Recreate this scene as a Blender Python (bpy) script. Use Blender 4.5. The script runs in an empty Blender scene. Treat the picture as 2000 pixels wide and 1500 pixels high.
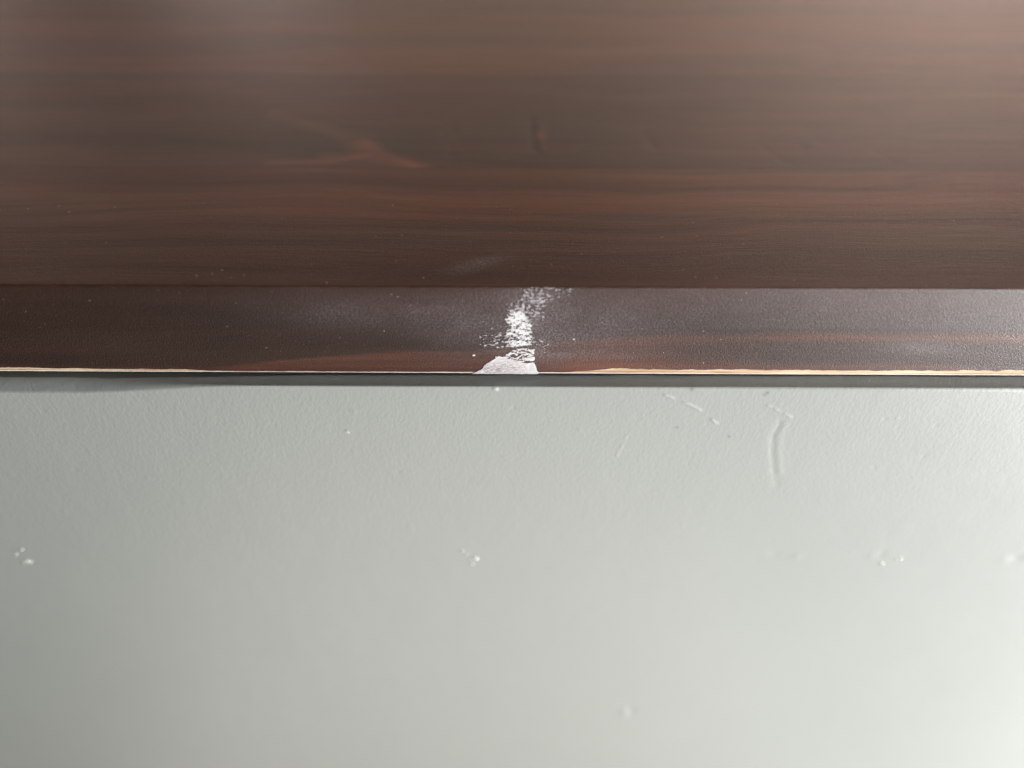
import bpy, math, random
import numpy as np
from mathutils import Vector, Matrix

random.seed(7)
MM = 0.001
S = bpy.context.scene
C = S.collection

# ------------------------------------------------------------------ camera
cam = bpy.data.cameras.new('camera')
cam.lens = 26.0; cam.sensor_width = 36.0
cam.clip_start = 0.005; cam.clip_end = 20
cam_o = bpy.data.objects.new('camera', cam); C.objects.link(cam_o)
cam_o.location = (0, -0.1149, 0.0964)
cam_o.rotation_euler = (Matrix.Rotation(math.radians(90 - 40.8), 3, 'X') @ Matrix.Rotation(math.radians(0.25), 3, 'Z')).to_euler()
cam.dof.use_dof = True
cam.dof.focus_distance = 0.150
cam.dof.aperture_fstop = 5.2
S.camera = cam_o

# ------------------------------------------------------------------ light of the room
world = bpy.data.worlds.new('World'); S.world = world
world.use_nodes = True
bg = world.node_tree.nodes['Background']
bg.inputs[0].default_value = (0.95, 0.97, 1.0, 1); bg.inputs[1].default_value = 0.02

def area_light(name, loc, target, w, h, power, col):
    l = bpy.data.lights.new(name, 'AREA'); l.shape = 'RECTANGLE'
    l.size = w; l.size_y = h; l.energy = power; l.color = col
    o = bpy.data.objects.new(name, l); C.objects.link(o)
    o.location = loc
    o.rotation_euler = (Vector(target) - Vector(loc)).to_track_quat('-Z', 'Z').to_euler()
    return o
# a tall window to the right, slightly in front of the worktop, and an added low fill lamp for floor bounce
area_light('window_light_right', (0.60, -0.18, -0.07), (0.05, 0, -0.03), 0.30, 0.52, 18.4, (1, 0.997, 0.99))
area_light('floor_bounce_fill', (-0.05, -0.55, -0.85), (-0.05, 0, -0.2), 0.9, 0.5, 2.9, (1, 0.93, 0.80))
# the bright far side of the room across the worktop: a window upper right, pale wall, an added lamp brightening the far left
area_light('window_light_back', (1.15, 1.75, 0.75), (0.1, 0.1, 0), 1.3, 0.9, 11.2, (1, 0.77, 0.67))
area_light('wall_bounce_back', (0.2, 2.2, 0.65), (0.0, 0.1, 0), 2.6, 0.8, 12.2, (1, 0.75, 0.60))
area_light('fill_light_left', (-1.25, 1.5, 0.5), (0.0, 0.1, 0), 0.5, 0.5, 2.4, (1, 0.77, 0.66))
area_light('window_light_narrow', (-0.62, 1.70, 0.42), (-0.06, 0.12, 0), 0.14, 0.5, 0.6, (1, 0.88, 0.86))

S.view_settings.view_transform = 'Standard'; S.view_settings.look = 'None'
S.view_settings.exposure = 0; S.view_settings.gamma = 1
S.render.engine = 'CYCLES'

# ------------------------------------------------------------------ numpy noise
def vnoise(x, y, seed=0):
    xi = np.floor(x).astype(np.int64); yi = np.floor(y).astype(np.int64)
    fx = x - xi; fy = y - yi
    fx = fx*fx*(3-2*fx); fy = fy*fy*(3-2*fy)
    def h(a, b):
        n = (a*374761393 + b*668265263 + seed*1442695041) & 0xffffffff
        n = ((n ^ (n >> 13))*1274126177) & 0xffffffff
        n = n ^ (n >> 16)
        return (n & 0xffff)/65535.0
    return (h(xi, yi)*(1-fx) + h(xi+1, yi)*fx)*(1-fy) + (h(xi, yi+1)*(1-fx) + h(xi+1, yi+1)*fx)*fy
def fbm(x, y, seed=0, octaves=4):
    s = 0; a = 1; t = 0
    for k in range(octaves):
        s = s + a*vnoise(x*2**k + 17.3*k, y*2**k + 9.1*k, seed+k); t += a; a *= 0.55
    return s/t
def sst(e0, e1, x):
    t = np.clip((x-e0)/(e1-e0), 0, 1); return t*t*(3-2*t)
def gauss(x, y, cx, cy, sx, sy, ang=0):
    c, s = math.cos(ang), math.sin(ang)
    u = (x-cx)*c + (y-cy)*s; v = -(x-cx)*s + (y-cy)*c
    return np.exp(-(u/sx)**2 - (v/sy)**2)
def stroke(x, y, pts, w):
    d = np.full(np.shape(x), 1e9)
    for (x0, y0), (x1, y1) in zip(pts[:-1], pts[1:]):
        L = (x1-x0)**2 + (y1-y0)**2
        t = np.clip(((x-x0)*(x1-x0) + (y-y0)*(y1-y0))/L, 0, 1)
        d = np.minimum(d, np.hypot(x-(x0+t*(x1-x0)), y-(y0+t*(y1-y0))))
    return np.exp(-(d/w)**2)
def inside(x, y, poly):
    r = np.zeros(np.shape(x), bool); n = len(poly)
    for i in range(n):
        x0, y0 = poly[i]; x1, y1 = poly[(i+1) % n]
        if y0 == y1: continue
        c = ((y0 > y) != (y1 > y)) & (x < (x1-x0)*(y-y0)/(y1-y0) + x0)
        r ^= c
    return r

# ------------------------------------------------------------------ materials
class NT:
    def __init__(s, name):
        s.m = bpy.data.materials.new(name); s.m.use_nodes = True
        s.t = s.m.node_tree; s.b = s.t.nodes['Principled BSDF']
    def n(s, kind, **kw):
        o = s.t.nodes.new(kind)
        for k, v in kw.items(): setattr(o, k, v)
        return o
    def l(s, a, b): s.t.links.new(a, b)
    def coords(s, scale, src=None):
        if src is None: src = s.n('ShaderNodeTexCoord').outputs['Object']
        mp = s.n('ShaderNodeMapping'); mp.inputs['Scale'].default_value = scale
        s.l(src, mp.inputs['Vector']); return mp.outputs['Vector']
    def noise(s, vec, scale=1, detail=4, rough=0.55, dist=0):
        o = s.n('ShaderNodeTexNoise'); o.inputs['Scale'].default_value = scale
        o.inputs['Detail'].default_value = detail; o.inputs['Roughness'].default_value = rough
        o.inputs['Distortion'].default_value = dist
        s.l(vec, o.inputs['Vector']); return o.outputs['Fac']
    def math(s, op, a, b=None, c=None):
        o = s.n('ShaderNodeMath', operation=op)
        for i, v in enumerate((a, b, c)):
            if v is None: continue
            if isinstance(v, (int, float)): o.inputs[i].default_value = v
            else: s.l(v, o.inputs[i])
        return o.outputs[0]
    def ramp(s, fac, stops):
        o = s.n('ShaderNodeValToRGB'); e = o.color_ramp.elements
        while len(e) < len(stops): e.new(0.5)
        for el, (p, c) in zip(e, stops):
            el.position = p; el.color = (*c, 1) if len(c) == 3 else c
        s.l(fac, o.inputs[0]); return o.outputs[0]
    def mix(s, fac, a, b, mode='MIX'):
        o = s.n('ShaderNodeMix', data_type='RGBA', blend_type=mode)
        if isinstance(fac, (int, float)): o.inputs[0].default_value = fac
        else: s.l(fac, o.inputs[0])
        for i, v in ((6, a), (7, b)):
            if isinstance(v, tuple): o.inputs[i].default_value = (*v, 1)
            else: s.l(v, o.inputs[i])
        return o.outputs[2]
    def attr(s, name):
        o = s.n('ShaderNodeAttribute', attribute_name=name)
        sp = s.n('ShaderNodeSeparateColor'); s.l(o.outputs['Color'], sp.inputs[0])
        return o.outputs['Color'], sp.outputs[0], sp.outputs[1], sp.outputs[2]
    def bump(s, h, dist, strength=1, prev=None):
        o = s.n('ShaderNodeBump'); o.inputs['Distance'].default_value = dist
        o.inputs['Strength'].default_value = strength
        s.l(h, o.inputs['Height'])
        if prev is not None: s.l(prev, o.inputs['Normal'])
        return o.outputs[0]

def stained_wood():
    s = NT('dark_stained_pine')
    pos = s.n('ShaderNodeTexCoord').outputs['Object']
    _, amb, scuff, dark = s.attr('wear_and_light')
    tone, tr, tg, tb = s.attr('tone')
    ta = s.n('ShaderNodeAttribute', attribute_name='tone').outputs['Alpha']
    sh = s.n('ShaderNodeAttribute', attribute_name='shift').outputs['Vector']
    # warp the grain a little so that the streaks run in long lazy curves
    lf = s.noise(s.coords((7, 14, 14), pos), 1, 2)
    cv = s.n('ShaderNodeCombineXYZ')
    lf2 = s.math('MULTIPLY', s.math('SUBTRACT', lf, 0.5), 0.034)
    s.l(lf2, cv.inputs[1]); s.l(lf2, cv.inputs[2])
    ad = s.n('ShaderNodeVectorMath', operation='ADD'); s.l(pos, ad.inputs[0]); s.l(cv.outputs[0], ad.inputs[1])
    ad2 = s.n('ShaderNodeVectorMath', operation='ADD'); s.l(ad.outputs[0], ad2.inputs[0]); s.l(sh, ad2.inputs[1])
    p = ad2.outputs[0]
    g1 = s.noise(s.coords((5, 130, 130), p), 1, 5, 0.55)
    g2 = s.noise(s.coords((9, 620, 620), p), 1, 3, 0.6)
    g3 = s.noise(s.coords((2.2, 42, 42), p), 1, 2, 0.5)
    g = s.math('ADD', s.math('MULTIPLY', g1, 0.42), s.math('ADD', s.math('MULTIPLY', g2, 0.12), s.math('MULTIPLY', g3, 0.46)))
    base = s.ramp(g, [(0.34, (0.034, 0.0135, 0.0062)), (0.46, (0.070, 0.030, 0.0140)), (0.56, (0.110, 0.052, 0.025)), (0.68, (0.180, 0.090, 0.042))])
    hue = s.noise(s.coords((7, 30, 30), p), 1, 3, 0.5)
    base = s.mix(1.0, base, s.ramp(hue, [(0.38, (0.86, 0.98, 0.92)), (0.5, (1.0, 0.98, 0.98)), (0.60, (1.22, 1.0, 0.97))]), 'MULTIPLY')
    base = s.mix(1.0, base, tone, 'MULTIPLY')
    # lighter orange early wood where the stain has taken less
    streak = s.math('SMOOTHSTEP', g1, 0.42, 0.6) if False else s.ramp(g1, [(0.40, (0.15,)*3), (0.60, (1,)*3)])
    af = s.math('MULTIPLY', amb, s.math('ADD', 0.35, s.math('MULTIPLY', streak, 0.65)))
    base = s.mix(af, base, (0.52, 0.165, 0.085))
    base = s.mix(dark, base, (0.045, 0.033, 0.026))
    # dry dull scuffs
    sp = s.noise(s.coords((2300, 2600, 3000), pos), 1, 3, 0.7)
    sc = s.math('MULTIPLY', scuff, s.ramp(sp, [(0.42, (0.12,)*3), (0.66, (1,)*3)]))
    base = s.mix(sc, base, (0.30, 0.26, 0.275))
    # pale raised fibre tips scattered through the varnish
    fb = s.noise(s.coords((1500, 2400, 2400), pos), 1, 2, 0.6)
    fb = s.ramp(fb, [(0.66, (0, 0, 0)), (0.76, (1, 1, 1))])
    base = s.mix(s.math('MULTIPLY', fb, 0.30), base, (0.30, 0.24, 0.19))
    s.l(base, s.b.inputs['Base Color'])
    ro = s.math('ADD', s.math('ADD', 0.33, s.math('MULTIPLY', ta, 0.08)), s.math('MULTIPLY', sp, 0.16))
    ro = s.math('ADD', ro, s.math('MULTIPLY', scuff, 0.04))
    s.l(ro, s.b.inputs['Roughness'])
    s.l(s.math('ADD', 0.17, s.math('MULTIPLY', ta, 0.38)), s.b.inputs['Specular IOR Level'])
    grit = s.noise(s.coords((3000, 3300, 3500), pos), 1, 3, 0.75)
    pores = s.noise(s.coords((160, 2600, 2600), pos), 1, 2, 0.6)
    b1 = s.bump(s.math('MULTIPLY', grit, s.math('ADD', 1.25, s.math('MULTIPLY', ta, 0.35))), 0.00009, 1.0)
    b2 = s.bump(pores, 0.00006, 0.7, b1)
    b3 = s.bump(g1, 0.00028, 0.6, b2)
    s.l(b3, s.b.inputs['Normal'])
    return s.m

def bare_wood():
    s = NT('bare_pine')
    pos = s.n('ShaderNodeTexCoord').outputs['Object']
    g = s.noise(s.coords((60, 2600, 2600), pos), 1, 4, 0.65, 0.4)
    k = s.noise(s.coords((22, 500, 500), pos), 1, 2)
    col = s.ramp(g, [(0.36, (0.30, 0.15, 0.08)), (0.45, (0.50, 0.34, 0.20)), (0.56, (0.66, 0.51, 0.33)), (0.70, (0.76, 0.66, 0.50))])
    col = s.mix(s.ramp(k, [(0.40, (0.55,)*3), (0.55, (0,)*3)]), col, (0.50, 0.29, 0.18))
    _, pale, pink, st = s.attr('wear_and_light')
    col = s.mix(pale, col, (0.86, 0.82, 0.80))  # pale holds the white paint and the painted edge highlight
    col = s.mix(st, col, (0.16, 0.07, 0.045))
    s.l(col, s.b.inputs['Base Color'])
    s.b.inputs['Roughness'].default_value = 0.6
    s.l(s.bump(g, 0.00012, 0.7), s.b.inputs['Normal'])
    return s.m

def flake_paint():
    s = NT('dried_white_paint')
    pos = s.n('ShaderNodeTexCoord').outputs['Object']
    g = s.noise(s.coords((900, 3600, 4200), pos), 1, 4, 0.7)
    _, grey, _, _ = s.attr('wear_and_light')
    thin = s.mix(s.ramp(g, [(0.38, (0.0,)*3), (0.6, (1,)*3)]), (0.22, 0.18, 0.20), (0.68, 0.62, 0.64))
    col = s.mix(grey, (0.80, 0.79, 0.79), thin)
    s.l(col, s.b.inputs['Base Color'])
    s.b.inputs['Roughness'].default_value = 0.4
    s.l(s.bump(g, 0.0002, 1.0), s.b.inputs['Normal'])
    return s.m

def green_paint():
    s = NT('grey_green_eggshell_paint')
    pos = s.n('ShaderNodeTexCoord').outputs['Object']
    big = s.noise(s.coords((9, 9, 9), pos), 1, 3)
    col = s.mix(big, (0.334, 0.352, 0.334), (0.360, 0.376, 0.357))
    _, white, dirt, _ = s.attr('wear_and_light')
    col = s.mix(white, col, (0.8, 0.8, 0.74))
    col = s.mix(dirt, col, (0.07, 0.075, 0.07))
    s.l(col, s.b.inputs['Base Color'])
    s.b.inputs['Specular IOR Level'].default_value = 0.5
    a = s.noise(s.coords((1400, 1400, 900), pos), 1, 3, 0.6, 0.3)
    b = s.noise(s.coords((260, 260, 170), pos), 1, 3, 0.5)
    c = s.noise(s.coords((45, 45, 30), pos), 1, 2, 0.5)
    s.l(s.math('ADD', 0.36, s.math('MULTIPLY', b, 0.12)), s.b.inputs['Roughness'])
    n1 = s.bump(a, 0.00009, 0.55)
    n2 = s.bump(b, 0.00010, 0.3, n1)
    n3 = s.bump(c, 0.0003, 0.14, n2)
    s.l(n3, s.b.inputs['Normal'])
    return s.m

def plain(name, col, rough):
    s = NT(name)
    pos = s.n('ShaderNodeTexCoord').outputs['Object']
    g = s.noise(s.coords((1500, 1500, 1500), pos), 1, 2)
    s.l(s.mix(g, tuple(c*0.85 for c in col), col), s.b.inputs['Base Color'])
    s.b.inputs['Roughness'].default_value = rough
    return s.m

M_wood = stained_wood(); M_bare = bare_wood(); M_flake = flake_paint(); M_green = green_paint()
M_dust = plain('pale_dust', (0.80, 0.76, 0.72), 0.6)
M_lump = plain('white_paint_lump', (0.86, 0.86, 0.80), 0.35)

# ------------------------------------------------------------------ mesh helpers
def grid_mesh(name, P, mat, parent=None, wear_and_light=None, tone=None, shift=None, caps=None, breaks=(), sheen=None):
    """P: (rows, cols, 3) in mm"""
    r, c, _ = P.shape
    idx = np.arange(r*c).reshape(r, c)
    keep = [i for i in range(r-1) if i not in breaks]
    q = np.stack([idx[:-1, :-1], idx[:-1, 1:], idx[1:, 1:], idx[1:, :-1]], -1)[keep].reshape(-1, 4)
    me = bpy.data.meshes.new(name)
    co = (P.reshape(-1, 3)*MM)
    me.vertices.add(len(co)); me.vertices.foreach_set('co', co.ravel())
    loops = q.ravel(); polys = [4]*len(q)
    extra = caps(idx) if caps else []
    el = [i for f in extra for i in f]
    loops = np.concatenate([loops, np.array(el, int)]) if el else loops
    polys += [len(f) for f in extra]
    me.loops.add(len(loops)); me.loops.foreach_set('vertex_index', loops.astype(np.int32))
    me.polygons.add(len(polys))
    st = np.concatenate([[0], np.cumsum(polys)[:-1]]).astype(np.int32)
    me.polygons.foreach_set('loop_start', st)
    me.update(calc_edges=True)
    me.polygons.foreach_set('use_smooth', [True]*len(q) + [False]*len(extra))
    for nm, A in (('wear_and_light', wear_and_light), ('tone', tone)):
        if A is not None:
            at = me.color_attributes.new(nm, 'FLOAT_COLOR', 'POINT')
            buf = np.ones((r*c, 4)); buf[:, :3] = A.reshape(-1, 3)
            if nm == 'tone' and sheen is not None: buf[:, 3] = sheen.ravel()
            at.data.foreach_set('color', buf.ravel())
    if shift is not None:
        at = me.attributes.new('shift', 'FLOAT_VECTOR', 'POINT')
        at.data.foreach_set('vector', np.tile(np.array(shift, float), (r*c, 1)).ravel())
    me.materials.append(mat); me.validate()
    o = bpy.data.objects.new(name, me); C.objects.link(o)
    if parent: o.parent = parent
    return o

def thing(name, label, cat, loc=(0, 0, 0)):
    o = bpy.data.objects.new(name, None); C.objects.link(o)
    o.location = loc; o['label'] = label; o['category'] = cat
    o.empty_display_size = 0.02
    return o

def axis(fine, mid, far, a=110, b=240, c=420):
    p = list(np.arange(0, a, fine)) + list(np.arange(a, b, mid)) + list(np.arange(b, c+far, far))
    p = np.array(p); return np.concatenate([-p[:0:-1], p])

# ================================================================== worktop
H = 20.9
top = thing('wooden_worktop', 'dark brown stained pine worktop with a worn bare front edge and a white paint smear', 'worktop')

def band(x):      # height in mm of the worn strip where the stain is rubbed off
    r = 1.32*sst(4, 22, x) - 0.10*sst(85, 110, x)
    l = 1.02*(1-sst(-66, -55, x)) - 0.25*sst(-105, -75, x)*(1-sst(-66, -55, x))
    m = 0.34 + 0.12*vnoise(x*0.21, x*0, 5)
    w = np.maximum(np.maximum(r, l), m)
    return w + 0.34*(fbm(x*0.45, x*0+3, 11, 5)-0.5)*np.clip(w*1.6, 0, 2) + 0.05*(vnoise(x*3.3, x*0, 8)-0.5)

# ---- front stave: face + crisp upper arris + top up to the first glue joint
xs = axis(0.45, 1.6, 12)
zs = np.concatenate([[0], np.arange(0.02, 1, 0.0225)])
nf = 46
rowsP = []
bw = band(xs)
for k in range(nf):
    t = k/(nf-1)
    z = bw + (H-0.14-bw)*t
    # the face is planed almost flat, with faint long ripples
    y = 0.10*(vnoise(xs*0.02, z*0.12, 21)-0.5) + 0.0*z
    rowsP.append(np.stack([xs, y, z], -1))
arr = [(0.0, -0.10), (0.03, -0.03), (0.10, 0.0)]
for dy, dz in arr:
    jit = 0.05*(vnoise(xs*0.7, xs*0, 31)-0.5)
    rowsP.append(np.stack([xs, 0.02+dy+jit+0*xs, H+dz+0*xs], -1))
for y in np.concatenate([[0.15, 0.24, 0.45], np.arange(0.8, 20, 0.6), np.arange(20, 50.4, 0.9), [50.45]]):
    z = H + 0.10*(vnoise(xs*0.012, y*0.09+0*xs, 41)-0.5)*min(1, y/8, (50.6-y)/6)
    rowsP.append(np.stack([xs, y+0*xs, z], -1))
rowsP.append(np.stack([xs, 50.58+0*xs, z], -1)); brk = len(rowsP)-1
rowsP.append(rowsP[-1].copy())
rowsP.append(np.stack([xs, 50.56+0*xs, 0.6+0*xs], -1))
rowsP.append(np.stack([xs, 2.0+0*xs, 0.6+0*xs], -1))
P = np.stack(rowsP, 0)
X, Y, Z = P[..., 0], P[..., 1], P[..., 2]
onface = (np.arange(P.shape[0]) < nf)[:, None] & np.ones_like(X, bool)

# figure of the face: curved orange early-wood bands near the lower edge
low = np.interp(xs, [-70, -63, -41, -25, -5, 10, 30, 50, 100, 200], [0.6, 1.0, 3.9, 5.3, 5.9, 8.2, 10.2, 10.9, 11.0, 11.0])
low = low + 0.25*(fbm(xs*0.08, xs*0, 51)-0.5)
A1 = sst(-64, -50, X)*(1-sst(8, 40, X))*(1-sst(-0.25, 0.15, Z-low))*0.75
A2 = sst(2, 32, X)*np.exp(-((Z-low+1.4)/1.25)**2)*0.62*(1-sst(-0.1, 0.25, Z-low))
A3 = sst(-2, 18, X)*(1-sst(2.2, 3.4, Z))*0.75
A4 = (1-sst(-60, -45, X))*(1-sst(1.3, 2.0, Z))*0.35
A3 = A3*0.5
amb_f = 0.19*np.clip(A1+A2+A3+A4, 0, 1)*(0.3+1.3*fbm(X*0.035, Z*2.2, 52))
# top of the stave: orange streaks behind, grey-brown in front
yy = Y + 1.4*np.sin(X*0.021+0.7)
str1 = fbm(X*0.012, yy*0.55, 61, 3)
amb_t = sst(18, 36, yy)*sst(0, 60, X)*sst(0.40, 0.60, str1)*0.85 + 0.25*sst(0.5, 0.68, str1)*sst(22, 30, yy)
amb_t += 0.9*gauss(X, Y, 70, 38.5, 60, 1.1, -0.01) + 0.5*gauss(X, Y, 100, 31.5, 50, 0.9, -0.015) + 0.4*gauss(X, Y, 30, 33, 26, 2.2)
amb_t += 0.35*gauss(X, Y, 15, 12, 30, 1.5) + 0.30*gauss(X, Y, 25, 18, 30, 1.0)
amb_t = np.clip(amb_t, 0, 1)*0.26
# scuffs: dull area either side of the smear, a thumb-sized mark on the top
sc_f = 0.42*gauss(X, Z, 16, 12, 16, 7, 0.15) + 0.40*gauss(X, Z, -8, 12, 9, 6) + 0.30*gauss(X, Z, -28, 15, 18, 4) + 0.35*gauss(X, Z, 12, 4.8, 12, 1.3) + 0.5*gauss(X, Z, 4, 18.6, 6, 2.4)
sc_f += 0.45*gauss(X, Z, 4, 12, 6.5, 9) + 0.45*gauss(X, Z, 80, 7, 7, 1.6) + 0.18*sst(20, 60, X)*sst(11, 12, Z)  # last term pales the upper right of the face
sc_t = 1.3*gauss(X, Y, -6.9, 7.8, 5.6, 1.9, 0.45) + 0.14*gauss(X, Y, -14, 17, 12, 3.0, 0.2)
scf = np.where(onface, 0.85*np.clip(sc_f, 0, 1)*(0.5+fbm(X*0.22, Z*0.5, 71)), sc_t)
dk = np.where(onface, 0.0, 0.65*gauss(X, Y, 26, 26.2, 16, 1.8) + 0.35*gauss(X, Y, -5, 22, 22, 1.6) + 0.30*sst(3.5, 1.5, Y)*0)
dk = np.clip(dk, 0, 1)
wear_and_light = np.stack([np.where(onface, amb_f, amb_t), scf, dk], -1)
tone_f = np.array([0.40, 0.30, 0.38]); tone_t = np.array([1.38, 1.06, 0.78])  # face darkened and top lifted in colour to balance the light on each
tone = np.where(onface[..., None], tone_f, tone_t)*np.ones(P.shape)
grid_mesh('stave', P, M_wood, top, wear_and_light, tone, (0, 0, 0), breaks=[brk], sheen=onface*1.0)

# ---- the worn bare strip along the lower front edge
rows = []
bwv = bw
prof = [(1.0, 0.0), (0.8, 0.015), (0.6, 0.03), (0.42, 0.05), (0.26, 0.08)]
for f, d in prof:
    z = bwv*f
    rows.append(np.stack([xs, 0.02+0.10*(vnoise(xs*0.02, z*0.12, 21)-0.5)+d*1.1 + (0.06*(vnoise(xs*1.1, z*7, 77)-0.5) if f < 1 else 0), z], -1))
for y, z in [(0.16, 0.04), (0.24, -0.06), (0.40, -0.13), (0.8, -0.16), (2.2, -0.16), (2.2, 0.62)]:
    rows.append(np.stack([xs, y+0*xs, np.minimum(z+0*xs, bwv*0.22) + (0.03*(vnoise(xs*1.6, xs*0, 78)-0.5) if z < 0.1 else 0)], -1))
Pb = np.stack(rows, 0)
Xb, Zb = Pb[..., 0], Pb[..., 2]
pale = np.clip(1-sst(0.20, 0.36, Zb), 0, 1)*0.9 + 0*Xb  # foot of the strip painted white for light caught on the arris
pale = np.maximum(pale, 0.9*sst(-9.5, -7, Xb)*(1-sst(4.6, 5.6, Xb)))
stn = 0.75*gauss(Xb, Zb, 95, 0.42, 22, 0.12) + 0.8*(1-sst(-64, -55, Xb))*np.exp(-((Zb-0.42)/0.10)**2) + 0.6*sst(-62, -54, Xb)*(1-sst(-10, -8, Xb))*sst(0.13, 0.22, Zb)
wear_and_light_b = np.stack([pale, 0*pale, np.clip(stn, 0, 1)*(0.5+0.5*vnoise(Xb*0.8, Zb*5, 80))], -1)
grid_mesh('bare_edge', Pb, M_bare, top, wear_and_light_b)

# ---- the staves behind, glued edge to edge
xt = axis(0.9, 2.0, 15, 210, 300, 480)
def stave(y0, y1, seed, tone_rgb, dy, wearfn=None, heightfn=None):
    ys = np.concatenate([[y0+0.01, y0+0.35], np.arange(y0+1.1, y1-0.5, 0.9 if y0 < 100 else 1.8), [y1-0.35, y1-0.01]])
    rows = [np.stack([xt, y0+0.01+0*xt, 0.6+0*xt], -1)]
    for i, y in enumerate(ys):
        z = H + 0.12*(vnoise(xt*0.012, y*0.06+0*xt, 41)-0.5)*min(1, (y-y0)/6, (y1-y)/6)
        if heightfn is not None: z = z + heightfn(xt, y+0*xt)
        rows.append(np.stack([xt, y+0*xt, z], -1))
        if i in (0, len(ys)-1): rows.append(rows[-1].copy())
    rows.append(np.stack([xt, y1-0.02+0*xt, 0.6+0*xt], -1))
    P = np.stack(rows, 0); X, Y = P[..., 0], P[..., 1]
    w = wearfn(X, Y) if wearfn else np.zeros(P.shape)
    lift = w[..., 1].copy(); w[..., 1] = 0
    tn = np.array(tone_rgb)*np.array([1.40, 1.12, 0.93])*np.ones(P.shape)*(0.8+0.4*fbm(X*0.006, Y*0.05, seed+3, 3))[..., None]  # colour lifted here too, to make up for weak light on the top
    tn = tn*(1 + 2.2*lift[..., None]*np.array([0.9, 1.0, 1.15]))
    return grid_mesh('stave', P, M_wood, top, w, tn, (0.0, dy, 0.0), breaks=[1, len(rows)-3], sheen=0.0*X)

def wear2(X, Y):     # stave with the knot and the row of dents
    n = fbm(X*0.1, Y*0.4, 91)
    knot = 0.62*gauss(X, Y, -36.5, 61.5, 3.2, 4.6, 0.3) + 0.5*stroke(X, Y, [(-38, 66), (-33, 60), (-24, 52)], 1.7)
    line = 0.42*stroke(X, Y, [(-58, 53.0), (-44, 54.0), (-35, 58)], 1.2) + 0.38*stroke(X, Y, [(-45, 57), (-36, 56.5), (-22, 51.5)], 2.2)
    pale = 0.38*stroke(X, Y, [(-64, 84), (-52, 76), (-43, 68), (-38, 62)], 2.6)
    amb = (knot+line)*(0.6+0.8*n) + 0.12*sst(20, 110, X)*sst(0.45, 0.62, fbm(X*0.008, Y*0.28+X*0.01, 92, 3)) + 0.08*gauss(X, Y, 50, 58, 14, 9)
    dkr = 0.75*gauss(X, Y, -27, 66, 6.5, 8) + 0.45*gauss(X, Y, -48, 64, 7, 5, -0.5) + 0.8*gauss(X, Y, 73, 64, 1.2, 1.6) + 0.45*gauss(X, Y, 75, 68, 12, 3) + 0.5*gauss(X, Y, 78, 55, 12, 2.5) + 0.4*gauss(X, Y, 14, 78, 26, 26)
    amb += 0.8*gauss(X, Y, 6.8, 69, 0.9, 5) + 0.25*gauss(X, Y, -14.6, 66, 0.8, 5)
    dkr = dkr*(1-np.clip(amb, 0, 1)) + 0.5*gauss(X, Y, 5.0, 66, 0.6, 7)
    return np.stack([np.clip(amb, 0, 1), np.clip(pale, 0, 1), np.clip(dkr, 0, 0.9)], -1)
def height2(X, Y):
    h = 0
    for pts, w, d in [([(-15.8, 78), (-15.1, 57)], 0.8, 0.16), ([(4.6, 82), (5.4, 60)], 0.9, 0.17), ([(34, 72), (35, 62)], 0.9, 0.12), ([(61, 67), (66, 52.5)], 0.6, 0.09), ([(88, 64), (92, 53)], 0.7, 0.05)]:
        h = h - d*stroke(X, Y, pts, w)
    h = h + 0.10*stroke(X, Y, [(6.7, 78), (7.2, 60)], 1.0) + 0.04*stroke(X, Y, [(-13.8, 76), (-13.3, 58)], 0.9)
    h = h + 0.05*gauss(X, Y, -36, 62, 5, 6, 0.3)
    return h
stave(50.6, 116.4, 5, (0.92, 0.95, 1.08), 0.231, wear2, height2)
def wear3(X, Y):
    a = 0.10*sst(-40, 40, X) + 0.16*gauss(X, Y, -10, 128, 40, 11)
    yc = Y + 0.0007*(X-60)**2
    a = a*(0.5+fbm(X*0.006, yc*0.2, 96, 3)) + 0.25*gauss(X, yc, 80, 121, 50, 1.6)
    d = 0.5*gauss(X, yc, 130, 124, 50, 1.5)
    return np.stack([np.clip(a, 0, 1), 0*a, d], -1)
stave(116.4, 181.4, 6, (1.25, 1.1, 1.05), 0.517, wear3)
stave(181.4, 246.4, 7, (1.0, 0.98, 1.0), 0.873)
stave(246.4, 310.0, 8, (1.1, 1.0, 0.95), 1.271)

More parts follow.
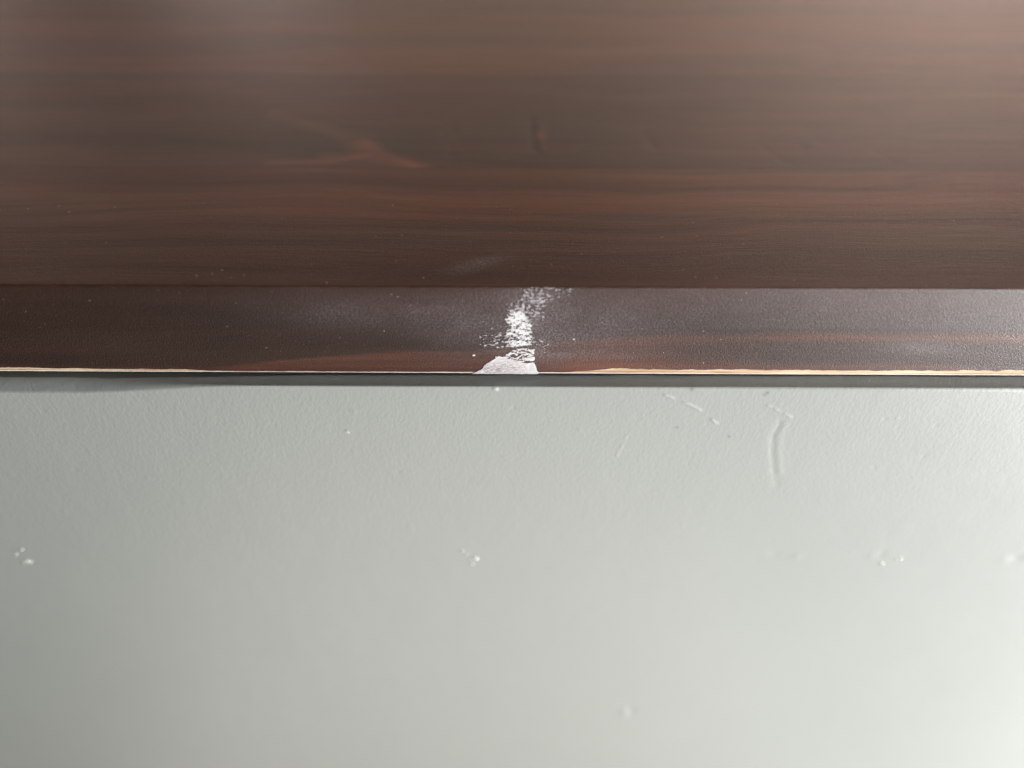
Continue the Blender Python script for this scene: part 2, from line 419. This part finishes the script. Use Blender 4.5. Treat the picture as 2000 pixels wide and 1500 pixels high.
# ---- dried white paint scraped across the face: thin raised flakes traced by marching squares
def flakes():
    dx = 0.055
    gx = np.arange(-12, 14, dx); gz = np.arange(-0.1, 20.95, dx)
    X, Z = np.meshgrid(gx, gz)
    # wobbled coordinates so that no outline is straight
    wx = X + 0.85*(fbm(X*0.9, Z*0.9, 101)-0.5)*2; wz = Z + 0.30*(fbm(X*0.9, Z*1.4, 102)-0.5)*2
    D = np.full(X.shape, -1.0)
    def reg(poly, d, soft=None):
        m = inside(wx, wz, poly); D[m] = np.maximum(D[m], d)
    def blob(cx, cz, sx, sz, ang, d):
        g = gauss(X, Z, cx, cz, sx, sz, ang)
        np.maximum(D, np.where(g > 0.08, d*np.sqrt(g), -1), out=D)
    blob(6.2, 19.9, 3.6, 1.2, 0.1, 0.16)
    reg([(1.6, 18.6), (3.0, 20.9), (8.2, 20.9), (6.8, 19.0), (4.6, 16.8), (1.2, 17.2)], 0.26)
    blob(3.0, 17.0, 3.0, 1.4, 0.5, 0.22)
    reg([(-0.1, 16.6), (1.6, 18.4), (3.6, 17.0), (3.4, 14.6), (-0.3, 14.8)], 0.34)
    blob(3.6, 14.3, 1.8, 1.2, 0.2, 0.34)
    reg([(-0.4, 15.0), (2.4, 15.2), (2.6, 13.4), (3.7, 12.6), (3.8, 9.4), (3.9, 7.3), (-0.4, 7.3), (-1.3, 9.6), (-0.6, 11.0), (-1.3, 12.4), (-1.5, 13.4)], 0.57)
    reg([(-1.6, 13.2), (-0.6, 14.2), (0.4, 15.3), (2.2, 15.2), (2.4, 13.8), (0.2, 12.8)], 0.84)
    reg([(-0.2, 8.6), (2.4, 8.4), (3.0, 7.2), (-0.2, 7.1)], 0.78)
    blob(-2.6, 9.4, 2.6, 1.6, 0.25, 0.17)
    blob(-2.2, 7.5, 2.6, 0.7, 0.0, 0.28)
    blob(4.8, 8.0, 1.6, 0.9, 0.0, 0.14)
    reg([(-0.6, 5.6), (0.6, 6.5), (2.2, 6.6), (4.3, 6.3), (4.5, 3.0), (-1.6, 3.2), (-1.8, 4.2)], 0.52)
    reg([(2.9, 4.3), (4.3, 4.4), (4.5, 3.3), (2.7, 3.3)], 0.97)
    solid = inside(X+0.25*(fbm(X*2, Z*2, 103)-0.5)*2, Z+0.2*(fbm(X*2.5, Z*2, 104)-0.5)*2,
                   [(-8.6, -0.3), (-7.6, 0.25), (-6.3, 1.0), (-5.5, 2.2), (-4.4, 3.1), (-2.6, 4.5), (-1.6, 4.3), (-0.8, 3.8), (1.6, 3.4), (3.2, 2.9), (4.4, 2.9), (4.9, 1.4), (5.4, -0.3)])
    cut = inside(X, Z, [(1.0, 2.85), (3.9, 3.2), (4.5, 3.0), (3.0, 2.75)])
    n = 0.5*fbm(X*1.7+Z*0.5, Z*3.3, 111, 3) + 0.5*fbm(X*3.0-Z*0.8, Z*5.6, 112, 3)
    r = n.ravel().argsort().argsort().reshape(n.shape)/n.size      # uniform 0..1
    f = D - r
    f = np.where(solid, np.maximum(f, 0.97 - r*0.45), f)
    f = np.where(cut, -0.3, f)
    # streaky gaps near the top of the solid patch
    # a few lone specks
    for cx, cz, s in [(-7.6, 4.7, 0.28), (-5.3, 7.2, 0.22), (-3.0, 3.9, 0.3), (-3.2, 4.3, 0.2), (12.0, 8.8, 0.16)]:
        f = np.maximum(f, 0.5 - np.hypot((X-cx)/s, (Z-cz)/(s*0.7))*0.5)
    f[0, :] = f[-1, :] = -1; f[:, 0] = f[:, -1] = -1
    # marching squares -> polygons
    V = []; F = []; W = []; cache = {}; E = {}
    def vid(key, x, z, g):
        if key not in cache:
            cache[key] = len(V); V.append((x, z)); W.append(g)
        return cache[key]
    thin = (gauss(X, Z, -2.5, 1.2, 5.5, 2.4) + 0.85*sst(0.62, 0.3, D)*(D > 0)).clip(0, 1)
    for _ in range(3): thin = (thin + np.roll(thin, 2, 0) + np.roll(thin, -2, 0) + np.roll(thin, 2, 1) + np.roll(thin, -2, 1))/5
    ny, nx = f.shape
    act = ((f[:-1, :-1] > 0) | (f[:-1, 1:] > 0) | (f[1:, 1:] > 0) | (f[1:, :-1] > 0))
    for j, i in zip(*np.nonzero(act)):
        cs = [(i, j), (i+1, j), (i+1, j+1), (i, j+1)]
        out = []
        for k in range(4):
            a = cs[k]; b = cs[(k+1) % 4]
            fa = f[a[1], a[0]]; fb_ = f[b[1], b[0]]
            if fa > 0: out.append(vid(a, gx[a[0]], gz[a[1]], thin[j, i]))
            if (fa > 0) != (fb_ > 0):
                t = fa/(fa-fb_)
                key = (min(a, b), max(a, b))
                out.append(vid(key, gx[a[0]]+(gx[b[0]]-gx[a[0]])*t, gz[a[1]]+(gz[b[1]]-gz[a[1]])*t, thin[j, i]))
        if len(out) >= 3: F.append(out)
    V = np.array(V); W = np.array(W); n0 = len(V)
    def ysurf(x, z): return 0.10*(vnoise(x*0.02, z*0.12, 21)-0.5)
    zc = np.maximum(V[:, 1], -0.1)
    ys = ysurf(V[:, 0], zc)
    b = np.interp(V[:, 0], xs, bw)
    edgey = np.interp(np.clip(zc/b, 0, 1), [0, 0.26, 0.42, 0.6, 0.8, 1.0], [0.12, 0.10, 0.07, 0.05, 0.03, 0.0])*0.0
    th = 0.075 + 0.03*vnoise(V[:, 0]*3, V[:, 1]*3, 120)
    front = np.stack([V[:, 0], ys-th, zc], -1); back = np.stack([V[:, 0], ys+0.12, zc], -1)
    # rim edges
    from collections import defaultdict
    cnt = {}
    for p in F:
        for k in range(len(p)):
            e = (p[k], p[(k+1) % len(p)]); cnt[e] = 1
    rim = [e for e in cnt if (e[1], e[0]) not in cnt]
    faces = [tuple(p) for p in F] + [(e[1], e[0], e[0]+n0, e[1]+n0) for e in rim]
    me = bpy.data.meshes.new('paint_smear')
    me.from_pydata((np.concatenate([front, back])*MM).tolist(), [], faces)
    at = me.color_attributes.new('wear_and_light', 'FLOAT_COLOR', 'POINT')
    buf = np.zeros((2*n0, 4)); buf[:, 0] = np.tile(W, 2); buf[:, 3] = 1
    at.data.foreach_set('color', buf.ravel())
    me.materials.append(M_flake); me.update()
    o = bpy.data.objects.new('paint_smear', me); C.objects.link(o); o.parent = top
    o['kind'] = 'stuff'; o['label'] = 'dried white paint scraped down the front face in broken flakes'
flakes()

# ---- specks: little irregular crumbs merged into one mesh
def crumbs(name, pts, mat, parent, label):
    V = []; F = []
    for (x, y, z, r, nrm) in pts:
        n = Vector(nrm); u = n.orthogonal().normalized(); v = n.cross(u)
        a0 = random.random()*6.28; el = random.uniform(0.5, 1.0); base = len(V); m = 6
        for ring, (rr, hh) in enumerate([(1.0, -0.1), (0.75, 0.35)]):
            for k in range(m):
                a = a0 + k*2*math.pi/m; q = r*rr*random.uniform(0.75, 1.2)
                p = Vector((x, y, z)) + u*(q*math.cos(a)) + v*(q*el*math.sin(a)) + n*(hh*r)
                V.append(tuple(p*MM))
        V.append(tuple((Vector((x, y, z)) + n*(0.5*r))*MM))
        for k in range(m):
            k2 = (k+1) % m
            F.append((base+k, base+k2, base+m+k2, base+m+k)); F.append((base+m+k, base+m+k2, base+2*m))
    me = bpy.data.meshes.new(name); me.from_pydata(V, [], F); me.materials.append(mat)
    for p in me.polygons: p.use_smooth = True
    o = bpy.data.objects.new(name, me); C.objects.link(o); o.parent = parent
    o['kind'] = 'stuff'; o['label'] = label
pts = []
for _ in range(60):
    x = random.uniform(-105, 105); z = random.uniform(3, 20)
    pts.append((x, -0.02, z, random.choice([0.04, 0.05, 0.06, 0.08]), (0, -1, 0)))
for _ in range(30):
    x = random.gauss(0, 28); z = random.uniform(3, 20)
    pts.append((x, -0.02, z, random.choice([0.06, 0.08, 0.1]), (0, -1, 0)))
for _ in range(150):
    x = random.uniform(-120, 120); y = random.uniform(1, 34)
    pts.append((x, y, H, random.choice([0.06, 0.07, 0.09, 0.13]), (0, 0, 1)))
crumbs('dust_specks', pts, M_dust, top, 'tiny pale dust specks stuck to the stained wood')

# ================================================================== painted panel
panel = thing('painted_panel', 'smooth grey green painted panel standing upright below the brown worktop', 'panel', (0, 0, 0))
xp = axis(0.3, 1.0, 15, 110, 210, 480)
rows = []
ch = 0.32 + 0.65*sst(10, 80, xp) + 1.9*(1-sst(-92, -52, xp)) + 0.10*(vnoise(xp*0.25, xp*0, 131)-0.5)      # the rounded corner is rubbed wider at the left
ch2 = 0.32 + 0.15*sst(10, 80, xp) + 2.1*(1-sst(-92, -52, xp))
yf, zt = -2.0, -1.72
rows.append(np.stack([xp, 30+0*xp, zt+0.4+0*xp], -1))
for t in np.linspace(0, 1, 42)[:-1]:
    y = 6*(1-t) + (yf+ch2)*t
    rows.append(np.stack([xp, y, zt + (0.14+0.14*sst(-60, 90, xp))*(y-(yf+ch2)) - 0.75*sst(0, 0.35, y-(0.95+0.22*vnoise(xp*0.12, 0*xp, 151)-0.9*(1-sst(-75, -35, xp)))) + 0.05*(fbm(xp*0.4, y+0*xp, 133)-0.5)], -1))
left = 1-sst(-92, -52, xp)
for k in range(0, 11):
    a = k/10*math.pi/2; t = k/10
    ya = -ch2*math.sin(a); za = ch*math.cos(a) - ch
    yl = -ch2*t; zl = -ch*(t**1.6)*1.0
    rows.append(np.stack([xp, yf+ch2+ya*(1-left)+yl*left, zt+za*(1-left)+zl*left + 0.06*left*(fbm(xp*0.5, 0*xp+k*0.5, 137)-0.5)*(0 < k < 10)], -1))
zlist = np.concatenate([np.arange(0.3, 38.5, 0.3), np.arange(40, 200, 1.0), np.arange(200, 331, 10)])
for dz in zlist:
    z = zt - ch - dz
    rows.append(np.stack([xp, yf+0*xp, np.where(True, z*1.0, z)], -1))
P = np.stack(rows, 0)
nl = 1+41+11
X, Z = P[nl-11:, :, 0], P[nl-11:, :, 2]
d = 0.10*(fbm(X*0.03, Z*0.03, 141, 2)-0.5)
d += -0.045*stroke(X, Z, [(56.5, -11.0), (56.0, -15.5), (56.9, -20.3), (58.9, -26.9), (60.4, -31)], 0.75) + 0.04*stroke(X, Z, [(57.7, -12), (57.3, -15.5), (58.2, -20.3), (60.2, -26.9)], 0.7)
for pts_, w_, a_ in [([(31.3, -3.8), (37, -6.6), (40, -8.6), (43.9, -12.5)], 0.22, 0.10), ([(52.9, -6.6), (58.4, -9.8)], 0.2, 0.09), ([(24.7, -15.6), (23.1, -21.9)], 0.2, 0.06)]:
    d += a_*stroke(X, Z, pts_, w_)*sst(0.25, 0.6, vnoise(X*0.8, Z*0.8, 145))*1.3
d += 0.22*gauss(X, Z, 37.2, -142, 1.4, 2.2) - 0.22*gauss(X, Z, 38.8, -141, 1.4, 1.7) - 0.08*gauss(X, Z, 36, -139, 1.5, 1.5)
d += -0.2*gauss(X, Z, 127.3, -58.4, 1.6, 1.2) + 0.1*gauss(X, Z, 125, -59, 1.5, 1.0) - 0.12*gauss(X, Z, 93, -57, 1.0, 1.0) - 0.1*gauss(X, Z, 88, -58, 2.5, .7) + 0.12*gauss(X, Z, 72, -58, 1.4, 0.8) - 0.10*gauss(X, Z, 66, -57, 1.4, 0.8)
for _ in range(60):                                  # small nibs trapped in the paint
    cx = random.uniform(-110, 125); cz = random.uniform(-75, -3) ; s = random.uniform(0.3, 0.5)
    d += random.choice([-1, 1, 1])*random.uniform(0.02, 0.06)*np.exp(-((X-cx)/s)**2-((Z-cz)/s)**2)
P[nl-11:, :, 1] -= d
P[:, :, 1] = P[:, :, 1]
Xa, Za = P[..., 0], P[..., 2]
w_ = 0*Xa; dirt = 0*Xa
for cx, cz, s in [(36.4, -2.3, 0.4), (52.0, -3.1, 0.35), (51.5, -3.7, 0.3), (-35.4, -14.4, 0.3), (-3.8, -2.2, 0.4), (35, -13, 0.3), (46.6, -15.6, 0.3)]:
    dirt = dirt + 0.55*gauss(Xa, Za, cx, cz, s, s)
for q_, a_ in [([(31.3, -3.8), (37, -6.6), (40, -8.6), (43.9, -12.5)], 0.18), ([(52.9, -6.6), (58.4, -9.8)], 0.16), ([(24.7, -15.6), (23.1, -21.9)], 0.18), ([(56.2, -12), (55.6, -15.5), (56.3, -20.3), (58.3, -27)], 0.12)]:
    w_ = w_ + a_*stroke(Xa, Za, q_, 0.22)*sst(0.3, 0.65, vnoise(Xa*0.8, Za*0.8, 145))
for cx, cz, s in [(-3.0, -2.5, 0.4), (-34.9, -14.9, 0.3)]:
    w_ = w_ + 0.9*gauss(Xa, Za, cx, cz, s, s)
grid_mesh('panel_board', P, M_green, panel, np.stack([w_.clip(0, 1), dirt.clip(0, 1), 0*w_], -1))

# filled nail holes, each a little cluster of chipped white nibs
def nib_cluster(x, z, parts):
    V = []; F = []
    for dx, dz, r, el in parts:
        base = len(V); m = 9; a0 = random.random()*6
        for rr, hh in [(1.0, 0.12), (0.8, -0.12), (0.45, -0.24)]:
            for k in range(m):
                a = a0+k*2*math.pi/m; q = r*rr*random.uniform(0.8, 1.2)
                V.append(((x+dx+q*1.0*math.cos(a))*MM, (yf+hh)*MM, (z+dz+q*el*math.sin(a))*MM))
        V.append(((x+dx)*MM, (yf-0.28)*MM, (z+dz)*MM))
        for rg in range(2):
            for k in range(m):
                F.append((base+rg*m+k, base+rg*m+(k+1) % m, base+(rg+1)*m+(k+1) % m, base+(rg+1)*m+k))
        for k in range(m): F.append((base+2*m+k, base+2*m+(k+1) % m, base+3*m))
    me = bpy.data.meshes.new('filled_nail_hole'); me.from_pydata(V, [], F); me.materials.append(M_lump)
    for p in me.polygons: p.use_smooth = True
    o = bpy.data.objects.new('filled_nail_hole', me); C.objects.link(o); o.parent = panel
nib_cluster(-124.4, -58.5, [(1.6, 2.0, 0.50, 0.5), (-0.7, -0.1, 0.45, 0.55), (1.0, -3.0, 0.65, 0.8), (1.9, -3.1, 0.42, 0.7), (-0.1, -3.3, 0.35, 0.6)])
nib_cluster(-10.4, -58.6, [(-1.9, 2.2, 0.45, 0.4), (0.1, -0.9, 0.4, 0.4), (1.3, -0.9, 0.75, 0.6), (0.4, -3.2, 0.5, 0.4), (-1.0, 0.9, 0.35, 0.3)])
nib_cluster(96.3, -59.5, [(2.0, 0.9, 0.5, 0.5), (1.0, 0.5, 0.4, 0.5), (-2.0, -1.4, 0.6, 0.5)])
